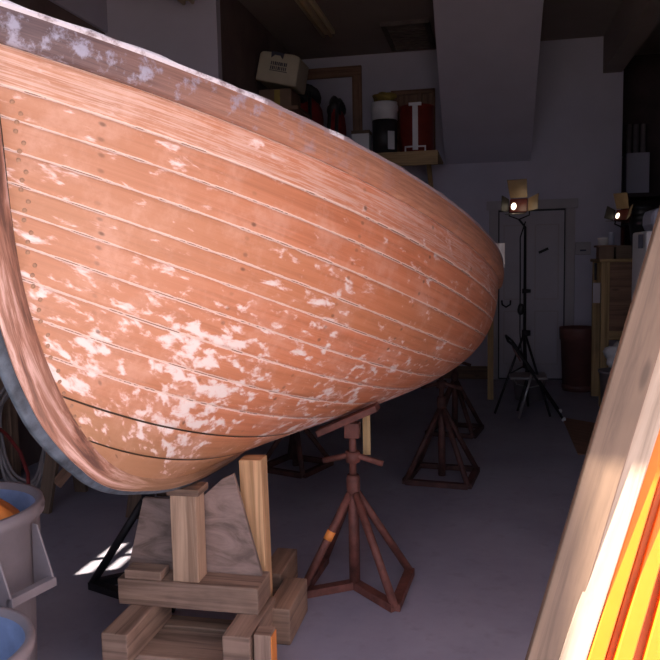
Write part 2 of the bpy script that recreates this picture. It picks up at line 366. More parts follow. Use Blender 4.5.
def hull_mat():
    m, nt, b = new_mat('planking_paint_and_wood')
    tc = nd(nt, 'ShaderNodeTexCoord'); sp = nd(nt, 'ShaderNodeSeparateXYZ'); lk(nt, tc.outputs['UV'], sp.inputs[0])
    U, V = sp.outputs[0], sp.outputs[1]
    Pn = math_(nt, 'FLOOR', V); Fr = math_(nt, 'FRACT', V)
    d = math_(nt, 'MINIMUM', Fr, math_(nt, 'SUBTRACT', 1.0, Fr))          # distance to a seam, in plank widths
    def noise(scale, detail=5.0, rough=.6, vec=None, dist=0.0):
        n = nd(nt, 'ShaderNodeTexNoise', Scale=scale, Detail=detail, Roughness=rough, Distortion=dist)
        lk(nt, vec if vec is not None else tc.outputs['Object'], n.inputs['Vector']); return n.outputs[0]
    def vec(su, sv, sp_):
        c = nd(nt, 'ShaderNodeCombineXYZ'); lk(nt, math_(nt, 'MULTIPLY', U, su), c.inputs[0]); lk(nt, math_(nt, 'MULTIPLY', V, sv), c.inputs[1]); lk(nt, math_(nt, 'MULTIPLY', Pn, sp_), c.inputs[2]); return c.outputs[0]
    grain = noise(1.0, 7.0, .6, vec(1.6, 5.0, 3.7), .8)
    tone = noise(1.0, 2.0, .5, vec(.5, .0, 7.3))
    wood_ = ramp(nt, grain, [(.25, (.55, .17, .075)), (.5, (.73, .25, .12)), (.75, (.81, .335, .19))])
    wood_ = mix(nt, math_(nt, 'MULTIPLY', smooth(nt, tone, .4, .65), .35), wood_, (.56, .24, .10))
    # weathered greyer bow wood with dimmer light painted in; bottom planks darker ochre
    low = smooth(nt, V, 10.3, 12.2)
    wood_ = mix(nt, math_(nt, 'MULTIPLY', low, .55), wood_, (.42, .24, .10))
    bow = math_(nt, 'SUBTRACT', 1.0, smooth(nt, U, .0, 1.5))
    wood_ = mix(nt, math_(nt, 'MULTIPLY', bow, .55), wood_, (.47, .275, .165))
    smu = smooth(nt, noise(1.0, 6.0, .7, vec(3.0, 1.2, 5.1)), .52, .74)
    wood_ = mix(nt, math_(nt, 'MULTIPLY', smu, .35), wood_, (.36, .14, .07))
    # faint chalky film
    film = smooth(nt, noise(5.0, 7.0, .72), .46, .66)
    pink = (.86, .52, .40)
    c = mix(nt, math_(nt, 'MULTIPLY', film, .34), wood_, pink)
    # paint left in patches: most on the lower planks, in streaks on the sheer strake
    pn = noise(12.5, 4.5, .58, vec(1.0, .20, .013), .25)
    pn2 = noise(1.0, 2.0, .5, vec(2.0, .3, .0))
    zone = math_(nt, 'MULTIPLY', smooth(nt, V, 4.6, 8.6), math_(nt, 'SUBTRACT', 1.0, smooth(nt, V, 11.4, 12.6)))
    far = smooth(nt, U, 2.6, 4.0)
    thr = math_(nt, 'ADD', math_(nt, 'ADD', pn, math_(nt, 'MULTIPLY', math_(nt, 'SUBTRACT', pn2, .5), .45)), math_(nt, 'MULTIPLY', zone, .10))
    thr = math_(nt, 'ADD', thr, math_(nt, 'MULTIPLY', far, .045))
    patch = smooth(nt, thr, .59, .70)
    white = mix(nt, smooth(nt, thr, .62, .76), (.88, .54, .44), (.97, .84, .78))
    c = mix(nt, math_(nt, 'MULTIPLY', patch, .92), c, white)
    st = noise(1.0, 6.0, .7, vec(4.2, 12.0, 1.0), 1.2)
    sheer = math_(nt, 'MULTIPLY', math_(nt, 'GREATER_THAN', V, 1.0), math_(nt, 'LESS_THAN', V, 2.0))
    c = mix(nt, math_(nt, 'MULTIPLY', sheer, math_(nt, 'MULTIPLY', smooth(nt, st, .42, .62), .62)), c, (.88, .62, .52))
    # pale filler along the seams, broken up, and the dark line of the joint
    sn = noise(1.0, 5.0, .7, vec(7.0, .6, 0.0))
    wide = math_(nt, 'MULTIPLY_ADD', sn, .17, -.040)
    upper = math_(nt, 'LESS_THAN', V, 10.5)
    fill = math_(nt, 'MULTIPLY', math_(nt, 'LESS_THAN', d, wide), upper)
    c = mix(nt, math_(nt, 'MULTIPLY', fill, .8), c, (.92, .70, .60))
    dk = math_(nt, 'MULTIPLY', math_(nt, 'LESS_THAN', d, .030), math_(nt, 'GREATER_THAN', V, 10.5))
    c = mix(nt, dk, c, (.05, .025, .012))
    c = mix(nt, math_(nt, 'LESS_THAN', U, .011), c, (.06, .03, .015))
    c = mix(nt, math_(nt, 'GREATER_THAN', V, 12.93), c, (.07, .035, .02))
    dk2 = math_(nt, 'MULTIPLY', math_(nt, 'LESS_THAN', d, .014), smooth(nt, sn, .50, .56))
    c = mix(nt, math_(nt, 'MULTIPLY', dk2, upper), c, (.30, .13, .08))
    # bungs over the fastenings: two to a plank at every frame
    su = math_(nt, 'MULTIPLY', U, 1/.46); col_ = math_(nt, 'FLOOR', su)
    wn = nd(nt, 'ShaderNodeTexWhiteNoise', noise_dimensions='3D'); cc = nd(nt, 'ShaderNodeCombineXYZ')
    side = math_(nt, 'FLOOR', math_(nt, 'MULTIPLY', V, 2.0)); lk(nt, col_, cc.inputs[0]); lk(nt, side, cc.inputs[1]); lk(nt, cc.outputs[0], wn.inputs['Vector'])
    ctr = math_(nt, 'MULTIPLY_ADD', wn.outputs[0], .06, .47)
    dx = math_(nt, 'MULTIPLY', math_(nt, 'SUBTRACT', math_(nt, 'FRACT', su), ctr), .46)
    dy = math_(nt, 'MULTIPLY', math_(nt, 'SUBTRACT', math_(nt, 'FRACT', math_(nt, 'MULTIPLY', V, 2.0)), .5), .065)
    rr = math_(nt, 'SQRT', math_(nt, 'ADD', math_(nt, 'MULTIPLY', dx, dx), math_(nt, 'MULTIPLY', dy, dy)))
    hole = math_(nt, 'SUBTRACT', 1.0, smooth(nt, rr, .003, .013))
    strong = math_(nt, 'MULTIPLY', hole, math_(nt, 'MAXIMUM', math_(nt, 'MULTIPLY_ADD', wn.outputs[0], 1.1, -.35), 0.0))
    c = mix(nt, strong, c, (.14, .06, .035))
    lk(nt, c, b.inputs['Base Color'])
    lk(nt, math_(nt, 'MULTIPLY_ADD', patch, .2, .48), b.inputs['Roughness'])
    bp = nd(nt, 'ShaderNodeBump', Strength=.35, Distance=.004)
    lk(nt, math_(nt, 'ADD', math_(nt, 'MULTIPLY', grain, .5), math_(nt, 'MULTIPLY', patch, .6)), bp.inputs['Height']); lk(nt, bp.outputs[0], b.inputs['Normal'])
    return m
def wale_mat(name, grey):
    m, nt, b = new_mat(name)
    tc = nd(nt, 'ShaderNodeTexCoord'); sp = nd(nt, 'ShaderNodeSeparateXYZ'); lk(nt, tc.outputs['UV'], sp.inputs[0]); U = sp.outputs[0]
    mp = nd(nt, 'ShaderNodeMapping'); mp.inputs['Scale'].default_value = (3, 6, 1); lk(nt, tc.outputs['UV'], mp.inputs[0])
    n = nd(nt, 'ShaderNodeTexNoise', Scale=1.6, Detail=8.0, Roughness=.7); lk(nt, mp.outputs[0], n.inputs['Vector'])
    n2 = nd(nt, 'ShaderNodeTexNoise', Scale=14.0, Detail=6.0, Roughness=.7); lk(nt, tc.outputs['Object'], n2.inputs['Vector'])
    w = ramp(nt, n.outputs[0], [(.3, (.30, .13, .08)), (.55, (.52, .23, .135)), (.75, (.66, .36, .24))])
    w = mix(nt, math_(nt, 'SUBTRACT', 1.0, smooth(nt, U, .05, .95)), w, ramp(nt, n.outputs[0], [(.3, (.075, .05, .055)), (.7, (.20, .13, .13))]))
    g = math_(nt, 'MULTIPLY', smooth(nt, n2.outputs[0], .50, .64), math_(nt, 'MULTIPLY_ADD', math_(nt, 'SUBTRACT', 1.0, smooth(nt, U, .2, 1.2)), .80, .10))
    c = mix(nt, g, w, grey)
    lk(nt, c, b.inputs['Base Color']); b.inputs['Roughness'].default_value = .6
    bp = nd(nt, 'ShaderNodeBump', Strength=.4, Distance=.006); lk(nt, n2.outputs[0], bp.inputs['Height']); lk(nt, bp.outputs[0], b.inputs['Normal'])
    return m
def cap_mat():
    m, nt, b = new_mat('sunlit_rail_top')
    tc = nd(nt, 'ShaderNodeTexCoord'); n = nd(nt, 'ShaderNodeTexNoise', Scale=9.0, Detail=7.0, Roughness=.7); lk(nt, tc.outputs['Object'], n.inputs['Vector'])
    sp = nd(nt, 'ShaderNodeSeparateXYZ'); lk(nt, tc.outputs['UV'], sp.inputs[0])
    k = math_(nt, 'SUBTRACT', math_(nt, 'ADD', n.outputs[0], .06), math_(nt, 'MULTIPLY', smooth(nt, sp.outputs[0], .2, 1.5), .30))  # near-white at the bow, greyer aft: sunlit rim painted into the cap
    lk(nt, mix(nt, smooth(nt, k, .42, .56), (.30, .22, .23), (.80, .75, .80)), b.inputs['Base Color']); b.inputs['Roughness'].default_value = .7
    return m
def stem_mat():
    m, nt, b = new_mat('stem_scraped_wood')
    tc = nd(nt, 'ShaderNodeTexCoord'); mp = nd(nt, 'ShaderNodeMapping'); mp.inputs['Scale'].default_value = (2.2, 30, 1); lk(nt, tc.outputs['UV'], mp.inputs[0])
    n = nd(nt, 'ShaderNodeTexNoise', Scale=1.0, Detail=8.0, Roughness=.7, Distortion=.5); lk(nt, mp.outputs[0], n.inputs['Vector'])
    n2 = nd(nt, 'ShaderNodeTexNoise', Scale=3.2, Detail=6.0); lk(nt, tc.outputs['Object'], n2.inputs['Vector'])
    w = ramp(nt, n.outputs[0], [(.40, (.16, .075, .055)), (.50, (.44, .21, .14)), (.60, (.80, .53, .45))])
    sp = nd(nt, 'ShaderNodeSeparateXYZ'); lk(nt, tc.outputs['UV'], sp.inputs[0])
    w = mix(nt, math_(nt, 'MULTIPLY', smooth(nt, n2.outputs[0], .45, .62), .5), w, (.36, .18, .12))
    w = mix(nt, math_(nt, 'MULTIPLY', smooth(nt, sp.outputs[0], 1.35, 1.75), .5), w, (.40, .22, .10))
    lk(nt, w, b.inputs['Base Color']); b.inputs['Roughness'].default_value = .6
    bp = nd(nt, 'ShaderNodeBump', Strength=.4, Distance=.006); lk(nt, n.outputs[0], bp.inputs['Height']); lk(nt, bp.outputs[0], b.inputs['Normal'])
    return m

boat = thing('wooden_boat', (GX, GY, .6), 'big wooden double-ended boat with half scraped orange planking, propped on stands', 'boat')
bm = B(); rows = v_rows(); surf(bm, US, rows, SLEN); surf(bm, US, rows, SLEN, True)
bmesh.ops.remove_doubles(bm, verts=bm.verts, dist=1e-5)
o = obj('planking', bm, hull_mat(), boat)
o.modifiers.new('thickness', 'SOLIDIFY').thickness = .02; o.modifiers['thickness'].offset = -1
# thick rubbing wale and the rail cap on both sides
def wale_bm(mir):
    bm = B(); n = 9; sv = [SV[1]*k/(n-1) for k in range(n)]
    rows = [(SV[1]+.002, 1.0, .001)]+[(v, v/SV[1], .024+.008*sin(pi*k/(n-1))) for k, v in reversed(list(enumerate(sv)))]
    surf(bm, US, rows, SLEN, mir); return bm
def cap_bm(mir):
    bm = B(); P = hull(US, [0.0, .01])[:, 0]; Nn = hull_normals(US, [.01])[:, 0]; s = -1 if mir else 1; uvl = bm.loops.layers.uv.verify()
    Nn = Nn*np.array([1, 1, 0]); Nn /= np.linalg.norm(Nn, axis=1, keepdims=True)
    prof = [(.024, -.012), (.031, -.006), (.031, .000), (.026, .004), (-.04, .006), (-.045, .001), (-.045, -.018)]
    rings = []
    for i in range(len(US)):
        r = []
        jit = .0025*sin(i*2.1)+.002*sin(i*5.3+1)
        for a, z in prof:
            q = P[i]+Nn[i]*a+np.array([0, 0, z+(jit if a < .03 and z > 0 else 0)]); q = np.array([q[0], max(q[1], .0)*s, q[2]]); r.append(bm.verts.new(to_world(q)))
        rings.append(r)
    for i in range(len(US)-1):
        for k in range(len(prof)):
            k2 = (k+1) % len(prof); f = bm.faces.new((rings[i][k], rings[i+1][k], rings[i+1][k2], rings[i][k2]))
            for l, (a, b_) in zip(f.loops, ((i, k), (i+1, k), (i+1, k2), (i, k2))): l[uvl].uv = (SLEN[a], b_*.02)
    return bm
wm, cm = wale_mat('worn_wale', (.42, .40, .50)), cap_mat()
for mir in (False, True):
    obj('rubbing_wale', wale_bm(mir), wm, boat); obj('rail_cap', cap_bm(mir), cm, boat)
# stem, keel and sternpost: one sided bar outside the rabbet line, with a grey strip on its edge
vv_ = np.linspace(0, 1, 40)
line = [hull([0.0], [v])[0, 0] for v in vv_]+[hull([u], [1.0])[0, 0] for u in np.linspace(0, 1, 90)[1:]]+[hull([1.0], [v])[0, 0] for v in vv_[::-1][1:]]
line = np.array(line); line = np.stack([line[:, 0], line[:, 2]], 1)
line = np.concatenate([[[line[0, 0]-.005, line[0, 1]+.09]], line, [[line[-1, 0], line[-1, 1]+.09]]])
seg = np.concatenate([[0], np.cumsum(np.linalg.norm(np.diff(line, axis=0), axis=1))])
ss = np.linspace(0, seg[-1], 240); cl = np.stack([np.interp(ss, seg, line[:, k]) for k in (0, 1)], 1)
for _ in range(14): cl[1:-1] = (cl[:-2]+2*cl[1:-1]+cl[2:])/4
tg = np.gradient(cl, axis=0); tg /= np.linalg.norm(tg, axis=1, keepdims=True)
on = np.stack([tg[:, 1], -tg[:, 0]], 1)          # outward: forward at the stem, down at the keel
def keel_k(s): return np.interp(s, [0, .95, 1.1, 1.21, 1.34, 1.48, 1.75, ss[-1]-1.2, ss[-1]-.6, ss[-1]], [1, 1, .95, .80, .60, .50, .375, .375, .9, .9])
def keel_bm(lo, hi, wi, wo, d0=.0):
    bm = B(); uvl = bm.loops.layers.uv.verify(); rings = []
    for i in range(len(ss)):
        k = float(keel_k(ss[i]))
        r = []
        for off, w in ((lo*k if lo > 0 else lo, wi), ((lo*.7+hi*.3)*k if lo > 0 else (hi*.4)*k, wi*.97), (hi*k, wo), (hi*k+.004, wo*.6)):
            r.append((cl[i]+on[i]*off, w))
        ring = [bm.verts.new(to_world(np.array([q[0], w, q[1]]))) for q, w in r]+[bm.verts.new(to_world(np.array([q[0], -w, q[1]]))) for q, w in r[::-1]]
        rings.append(ring)
    n = len(rings[0]); acc = [0, .05, .13, .14, .16, .17, .25, .30]
    for i in range(len(ss)-1):
        for k in range(n):
            k2 = (k+1) % n; f = bm.faces.new((rings[i][k], rings[i+1][k], rings[i+1][k2], rings[i][k2])); f.smooth = k not in (2, 4)
            for l, (a, b_) in zip(f.loops, ((i, acc[k]), (i+1, acc[k]), (i+1, acc[k]+.05), (i, acc[k]+.05))): l[uvl].uv = (ss[a], b_)
    bm.faces.new(rings[0]); bm.faces.new(rings[-1][::-1]); return bm
SW = .098
obj('stem_and_keel', keel_bm(-.05, SW, .036, .021), stem_mat(), boat)
tag(obj('cutwater_strip', keel_bm(SW-.002, SW+.022, .019, .010), plain('grey_strip_paint', (.085, .105, .135), .6, var=.5, scale=12, bump=.2), boat), 'grey painted strip')
# rows of raised fastening heads just behind the stem
rme = None
for v in np.linspace(.20, .97, 34):
    g = hull([.0062+.0012*sin(v*90)], [v])[0, 0]; nrm = hull_normals([.0062], [v])[0, 0]
    w = to_world(g); nw = Vector(nrm[0]*AX+nrm[1]*BX+nrm[2]*np.array([0, 0, 1.])).normalized()
    if rme is None:
        b2 = B(); bmesh.ops.create_uvsphere(b2, u_segments=10, v_segments=6, radius=.0062); rme = bpy.data.meshes.new('rivet'); b2.to_mesh(rme); b2.free(); rme.materials.append(plain('rivet_head', (.50, .27, .16), .5, var=.3, scale=40))
    r = bpy.data.objects.new('rivet', rme); COL.objects.link(r); r.parent = boat; r.location = Vector(w)-ROOTLOC[boat.name]
    r.rotation_euler = nw.to_track_quat('Z', 'Y').to_euler(); r.scale = (1, 1, .5)

HG = to_world(np.concatenate([hull(np.linspace(0, 1, 200), np.linspace(0, 1, 100))*np.array([1, s, 1]) for s in (1, -1)])).reshape(-1, 3)
def hull_z(x, y):                                 # underside of the hull above a floor point
    d = np.hypot(HG[:, 0]-x, HG[:, 1]-y); return float(HG[d < max(.05, d.min()+.01)][:, 2].min())

# ------------------------------------------------------------------ boat stands
def stand(name_label, Mx, My, feet, coll_z, mat, pad_dx=(-.14, .14), handle=True, top=None, bars=None, group='boat stands', r=.019, strip=None):
    ztop = hull_z(Mx, My)-.02 if top is None else top
    t = thing('boat_stand', (Mx, My, 0), name_label, 'boat stand', group)
    F = [Vector((x, y, .02)) for x, y in feet]; K = Vector((Mx, My, coll_z)); base = Vector((Mx, My, .02))
    obj('centre_tube', one(tube, [base, (Mx, My, coll_z+.06)], r*1.35, 14), mat, t)
    obj('collar', one(lathe, (Mx, My, coll_z-.03), [(r*1.5, 0), (r*1.7, .02), (r*1.7, .07), (r*1.4, .09)], 18), mat, t)
    for p in F: obj('leg', one(tube, [p, K+(p-K)*.05], r, 10), mat, t)
    bm = B()
    for a, b_ in (bars or [(i, (i+1) % len(F)) for i in range(len(F))]):
        pa = base if a < 0 else F[a]; pb = base if b_ < 0 else F[b_]; beam(bm, pa, pb, .045, .035)
    obj('base_frame', bm, mat, t)
    obj('screw', one(tube, [(Mx, My, coll_z+.05), (Mx, My, ztop-.01)], r*.9, 12), mat, t)
    if handle:
        bm = B(); hz = coll_z+.15
        tube(bm, [(Mx-.14, My, hz-.03), (Mx-.02, My, hz), (Mx+.02, My, hz), (Mx+.14, My, hz-.035)], .014); lathe(bm, (Mx, My, hz-.03), [(.035, 0), (.035, .05)], 8)
        obj('turning_handle', bm, mat, t)
    x0, x1 = Mx+pad_dx[0], Mx+pad_dx[1]
    p0 = Vector((x0, My, hull_z(x0, My)-.017)); p1 = Vector((x1, My, hull_z(x1, My)-.017))
    bm = B(); beam(bm, p0, p1, .10, .03, (0, 1, 0)); beam(bm, (Mx, My, min(ztop-.06, p0.z-.02)), (Mx, My, (p0.z+p1.z)/2-.012), .07, .05, (1, 0, 0))
    obj('pad', bm, mat, t, .004)
    return t
m = fl(355, 588); L, R1, R2 = fl(301, 598), fl(395, 612), fl(410, 575); BK = fl(325, 563)
cz = aY(355, 487, m.y).z
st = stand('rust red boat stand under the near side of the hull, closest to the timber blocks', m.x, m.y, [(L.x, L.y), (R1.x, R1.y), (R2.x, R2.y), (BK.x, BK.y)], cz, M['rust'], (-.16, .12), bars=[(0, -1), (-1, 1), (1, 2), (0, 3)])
k = Vector((m.x, m.y, cz)); q = aY(331, 536, (m.y+L.y)/2); f0 = Vector((L.x, L.y, .02)); tt = max(0, min(1, (k.z-q.z)/(k.z-f0.z))); c0 = k+(f0-k)*tt; ax = (f0-k).normalized()
tag(obj('orange_band', one(tube, [c0-ax*.022, c0+ax*.022], 0.0215, 14), M['brightorange'], st), 'orange band')  # bright orange band round one leg
p0 = aY(363, 422, m.y+.06)
bm = B(); z0 = aY(363, 455, m.y+.06).z; beam(bm, (p0.x+.015, m.y+.07, z0), (p0.x+.015, m.y+.07, hull_z(p0.x+.015, m.y+.07)-.01), .035, .012, (1, 0, 0))
obj('wood_strip', bm, M['ochre'], st)
def tri(mx, my, r, a0, n=3): return [(mx+r*cos(radians(a0+360/n*i)), my+r*sin(radians(a0+360/n*i))) for i in range(n)]
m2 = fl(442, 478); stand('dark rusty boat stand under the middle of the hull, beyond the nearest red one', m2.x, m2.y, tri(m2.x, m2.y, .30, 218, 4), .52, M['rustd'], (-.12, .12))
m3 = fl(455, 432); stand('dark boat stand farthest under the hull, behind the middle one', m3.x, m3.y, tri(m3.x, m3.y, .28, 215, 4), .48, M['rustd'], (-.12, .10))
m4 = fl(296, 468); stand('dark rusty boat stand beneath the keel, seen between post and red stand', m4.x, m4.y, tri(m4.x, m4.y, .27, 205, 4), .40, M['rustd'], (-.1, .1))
m5 = fl(152, 588); stand('black boat stand left of the timber blocks by the sun patch', m5.x, m5.y, tri(m5.x, m5.y, .29, 190), .46, M['black'], (-.1, .1), handle=False)

# ------------------------------------------------------------------ timber crib under the keel
YC = 2.62
def zk(y): 
    d = np.abs(cl[:, 0]+GY-.55-y); i = int(d.argmin()); return float(cl[i, 1])-keel_k(ss[i])*(SW+.026)
bl, br = aY(118, 600, YC), aY(258, 600, YC); zb = aY(190, 610, YC).z; zt = aY(190, 584, YC).z
o = tag(obj('timber_block', one(box, bl.x, br.x, YC, YC+.17, zb, zt), M['cribw'], None, .006), 'wide weathered crossbeam carrying the short upright post', 'timber', 'crib timbers')
pl, prr = aY(172, 560, YC+.01), aY(198, 560, YC+.01); zpt = zk(YC+.06)
shim = .03
tag(obj('upright_post', one(box, pl.x, prr.x, YC+.01, YC+.10, zt, zpt-shim), M['postw'], None, .005), 'short thick upright post under the front of the keel', 'post')
tag(obj('wedge', one(box, pl.x-.01, prr.x+.015, YC+.0, YC+.11, zpt-shim, zpt-.002), M['cribd'], None, .004), 'thin wooden packing piece between keel and upright post', 'wedge')
a, b_ = aY(131, 577, YC+.06), aY(167, 577, YC+.06)
tag(obj('wood_offcut', one(box, a.x, b_.x, YC+.005, YC+.085, zt, zt+.036), M['cribw'], None, .004), 'small wooden offcut on the crossbeam left of the post', 'offcut')
yp = YC+.115
pts = [aY(129, 578, yp), aY(262, 578, yp), aY(233, 474, yp), aY(222, 479, yp), aY(205, 494, yp), aY(188, 499, yp), aY(165, 499, yp), aY(143, 498, yp)]
for q in pts[:2]: q.z = zt
pts[6].z = min(pts[6].z, zk(yp)-.01)
bm = B(); prism(bm, pts, (0, .022, 0)); tag(obj('plywood_gusset', bm, M['ply'], None, .002), 'grey plywood sheet cut to a taper behind the upright post', 'plywood')
# leaning post behind
yq = YC+.20; a, b_ = aY(244, 560, yq), aY(266, 560, yq)
xm = (a.x+b_.x)/2; w = b_.x-a.x
tag(obj('tall_prop_post', one(beam, (xm, yq+.05, 0), (xm-.012, yq+.05, hull_z(xm-.012, yq+.05)-.02), w, .09, (1, 0, 0)), M['fir'], None, .004), 'tall new fir post under the hull right of the plywood', 'post')
# fore and aft timbers
y0 = fl(111, 634, zb).y
a, b_ = aY(101, 645, y0), aY(127, 645, y0)
hb = .125
tag(obj('timber_block', one(box, a.x, b_.x, y0, YC+.17, zb-hb, zb), M['cribw'], None, .006), 'left lengthwise timber under the crossbeam', 'timber', 'crib timbers')
y1 = fl(235, 637, zb).y; a, b_ = aY(222, 648, y1), aY(250, 648, y1)
tag(obj('timber_block', one(box, a.x, b_.x, y1, YC+.17, zb-hb, zb), M['cribw'], None, .006), 'right lengthwise timber under the crossbeam end', 'timber', 'crib timbers')
zc = zb-hb
a, b_ = aY(108, 655, y1+.05), aY(249, 655, y1+.05)
tag(obj('timber_block', one(box, a.x, b_.x, y1+.03, y1+.24, 0, zc), M['cribw'], None, .006), 'lowest front crossbeam lying on the floor', 'timber', 'crib timbers')
tag(obj('timber_block', one(box, a.x, b_.x, YC+.10, YC+.19, 0, zc), M['cribd'], None, .006), 'dark rear crossbeam lying on the floor in the crib', 'timber', 'crib timbers')
a, b_ = aY(252, 650, y1+.0), aY(269, 650, y1+.0)
t = obj('timber_block', one(box, a.x, b_.x, y1+.02, y1+.09, 0, aY(260, 638, y1).z), M['cribw'], None, .004); tag(t, 'small timber block with a sunlit patch painted orange at the right', 'timber', 'crib timbers')
bm = B(); box(bm, b_.x, b_.x+.004, y1+.025, y1+.085, .005, aY(260, 640, y1).z); tag(obj('sunlit_patch', bm, M['brightorange'], t), 'sunlit patch painted orange')  # thin orange slab stands for sunlight on the side of the block
a, b_ = aY(266, 625, YC+.12), aY(290, 625, YC+.12); zz = aY(278, 609, YC+.12).z
tag(obj('timber_block', one(box, a.x, b_.x, YC+.12, YC+.42, 0, zz), M['cribd'], None, .006), 'old timber block right of the crib, next to the red stand foot', 'timber', 'crib timbers')
a = aY(258, 600, YC+.42)
tag(obj('timber_block', one(box, a.x, a.x+.10, YC+.45, YC+.75, 0, aY(262, 573, YC+.45).z), M['cribd'], None, .006), 'old timber block at the back right corner of the crib', 'timber', 'crib timbers')

# ------------------------------------------------------------------ dust bins at the left edge
def bin_(px, py, z, r, label, rag=False):
    c = fl(px, py, z); t = thing('dust_bin', (c.x, c.y, 0), label, 'bin', 'grey plastic bins')
    n = 44
    prof = [(r*.80, .0), (r*.84, .012), (r*.90, z*.60), (r*.985, z*.63), (r*1.0, z*.93), (r*1.06, z*.945), (r*1.07, z*.97), (r*1.05, z), (r*.99, z), (r*.955, z*.97)]
    obj('body', one(lathe, (c.x, c.y, 0), prof, n, True, False), M['grey'], t)
    obj('liner', one(lathe, (c.x, c.y, 0), [(r*.955, z*.97), (r*.94, z*.93), (r*.86, z*.4), (r*.80, .1)], n, False, True), M['blue'], t)
    for s in (0, 1):
        a = radians(-14+180*s); u = Vector((cos(a), sin(a), 0)); w = Vector((-sin(a), cos(a), 0)); cc = Vector((c.x, c.y, 0))
        bm = B()
        for k in (-.085, .085):
            p = [cc+u*(r*.98)+w*k+Vector((0, 0, z*.93)), cc+u*(r*1.06)+w*k+Vector((0, 0, z*.93)), cc+u*(r*1.30)+w*k+Vector((0, 0, z*.70)), cc+u*(r*1.26)+w*k+Vector((0, 0, z*.665)), cc+u*(r*.95)+w*k+Vector((0, 0, z*.64))]
            prism(bm, p, w*.008)
        beam(bm, cc+u*(r*1.27)+w*-.085+Vector((0, 0, z*.685)), cc+u*(r*1.27)+w*.093+Vector((0, 0, z*.685)), .03, .03)
        obj('handle', bm, M['grey'], t, .003)
    if rag:
        g = tag(obj('cloth_rag', one(blob, (c.x+.05, c.y+.02, z*.88), (.15, .13, .10), 3, .22), M['orangerag']), 'crumpled orange cloth lying in the grey bin', 'cloth')
    return t
bin_(-46, 506, .75, .265, 'grey plastic dust bin with the orange cloth in it', True)
bin_(-66, 648, .60, .22, 'smaller grey plastic bin in the bottom left corner')

# ------------------------------------------------------------------ left side: sawhorse, hoses
t0 = fl(46, 512); t1 = fl(121, 527)
t = thing('sawhorse', ((t0.x+t1.x)/2, t0.y+.1, 0), 'pale wooden sawhorse in the dark beyond the bin', 'sawhorse')
hz = .74; ym = t0.y+.2
obj('beam', one(beam, (t0.x-.15, ym, hz), (t1.x+.1, ym, hz), .10, .05, (0, 0, 1)), M['tanw'], t, .004)
for x in (t0.x, t1.x):
    for s in (-1, 1): obj('leg', one(beam, (x+(0.0 if x > -2.5 else .0), ym+s*.22, 0), (x+.05, ym+s*.03, hz-.03), .085, .035, (1, 0, 0)), M['tanw'], t, .003)
obj('brace', one(beam, (t0.x+.06, ym-.16, .17), (t0.x+.42, ym-.05, .60), .07, .03, (0, 0, 1)), M['brownply'], t)
def coil(px, py, Y, r, label, mat, n=5, sy=1.6, group=None):
    c = aY(px, py, Y); pts = []
    for i in range(n*28):
        a = 2*pi*i/28; rr = r*(1+.10*sin(i*.37)); pts.append((c.x+rr*cos(a)*.75+.01*sin(i*.9), c.y+.02*sin(i*.21)+.05*i/(n*28), c.z+rr*sin(a)*sy))
    return tag(obj('hose_coil', one(tube, pts, .011, 8), mat), label, 'hose', group)
hk = aY(28, 420, 5.2)
coil(20, 436, 4.45, .27, 'grey hose hung in long loops in the dark left corner', M['hose'], 6, 1.35)
tag(obj('rack_post', one(box, -3.42, -3.33, 4.62, 4.70, 0, 1.25), M['cribd']), 'dark post by the left wall behind the grey hose loops', 'post')
tag(obj('red_hose', one(tube, [aY(-6, 424, 4.3), aY(8, 436, 4.25), aY(20, 452, 4.2), aY(28, 474, 4.15), fl(30, 516)+Vector((0, 0, .02))], .012), M['redhose']), 'thin red hose running down in front of the grey loops', 'hose')

# ------------------------------------------------------------------ shelf of buckets on the back wall
YS = 8.35
sl, sr = aY(240, 150, YS), aY(438, 160, YS); sl.x = -2.34
zs = aY(400, 152, YS).z; zs0 = aY(400, 166, YS).z
t = thing('wall_shelf', ((sl.x+sr.x)/2, YB, zs), 'thick wooden shelf on the back wall holding the red drum', 'shelf')
obj('shelf_board', one(box, sl.x, sr.x, YS, YB, zs-.03, zs), M['ochre'], t, .004)
obj('front_rail', one(box, sl.x, sr.x, YS-.02, YS+.03, zs0, zs), M['ochre'], t, .004)
for x in (sr.x-.12, sl.x+.2, (sl.x+sr.x)/2): obj('bracket', one(beam, (x, YS+.1, zs-.03), (x, YB, zs-.62), .05, .05), M['ochre'], t)
# red drum with white stripe handle
c = aY(417, 150, YS+.30); rd = .5*abs(aY(434, 130, YS+.3).x-aY(400, 130, YS+.3).x); hd = aY(417, 107, YS+.3).z-zs
t = thing('red_drum', (c.x, c.y, zs), 'red drum with a white strap down its front on the shelf', 'drum')
obj('body', one(lathe, (c.x, c.y, zs), [(rd*.96, 0), (rd, .01), (rd*1.0, hd*.97), (rd*1.03, hd*.975), (rd*1.03, hd), (rd*.9, hd)], 36), M['redd'], t)
bm = B(); box(bm, c.x-.03, c.x+.03, c.y-rd-.012, c.y-rd+.006, zs+.03, zs+hd-.02); box(bm, c.x-.07, c.x+.07, c.y-rd-.02, c.y-rd+.05, zs+hd-.02, zs+hd+.012)
box(bm, c.x-.11, c.x+.11, c.y-rd-.015, c.y-rd+.02, zs+.06, zs+.075)
for s in (-.11, .11): box(bm, c.x+s-.008, c.x+s+.008, c.y-rd-.015, c.y-rd+.0, zs+.005, zs+.075)
tag(obj('strap', bm, M['white'], t), 'white strap with a foot')
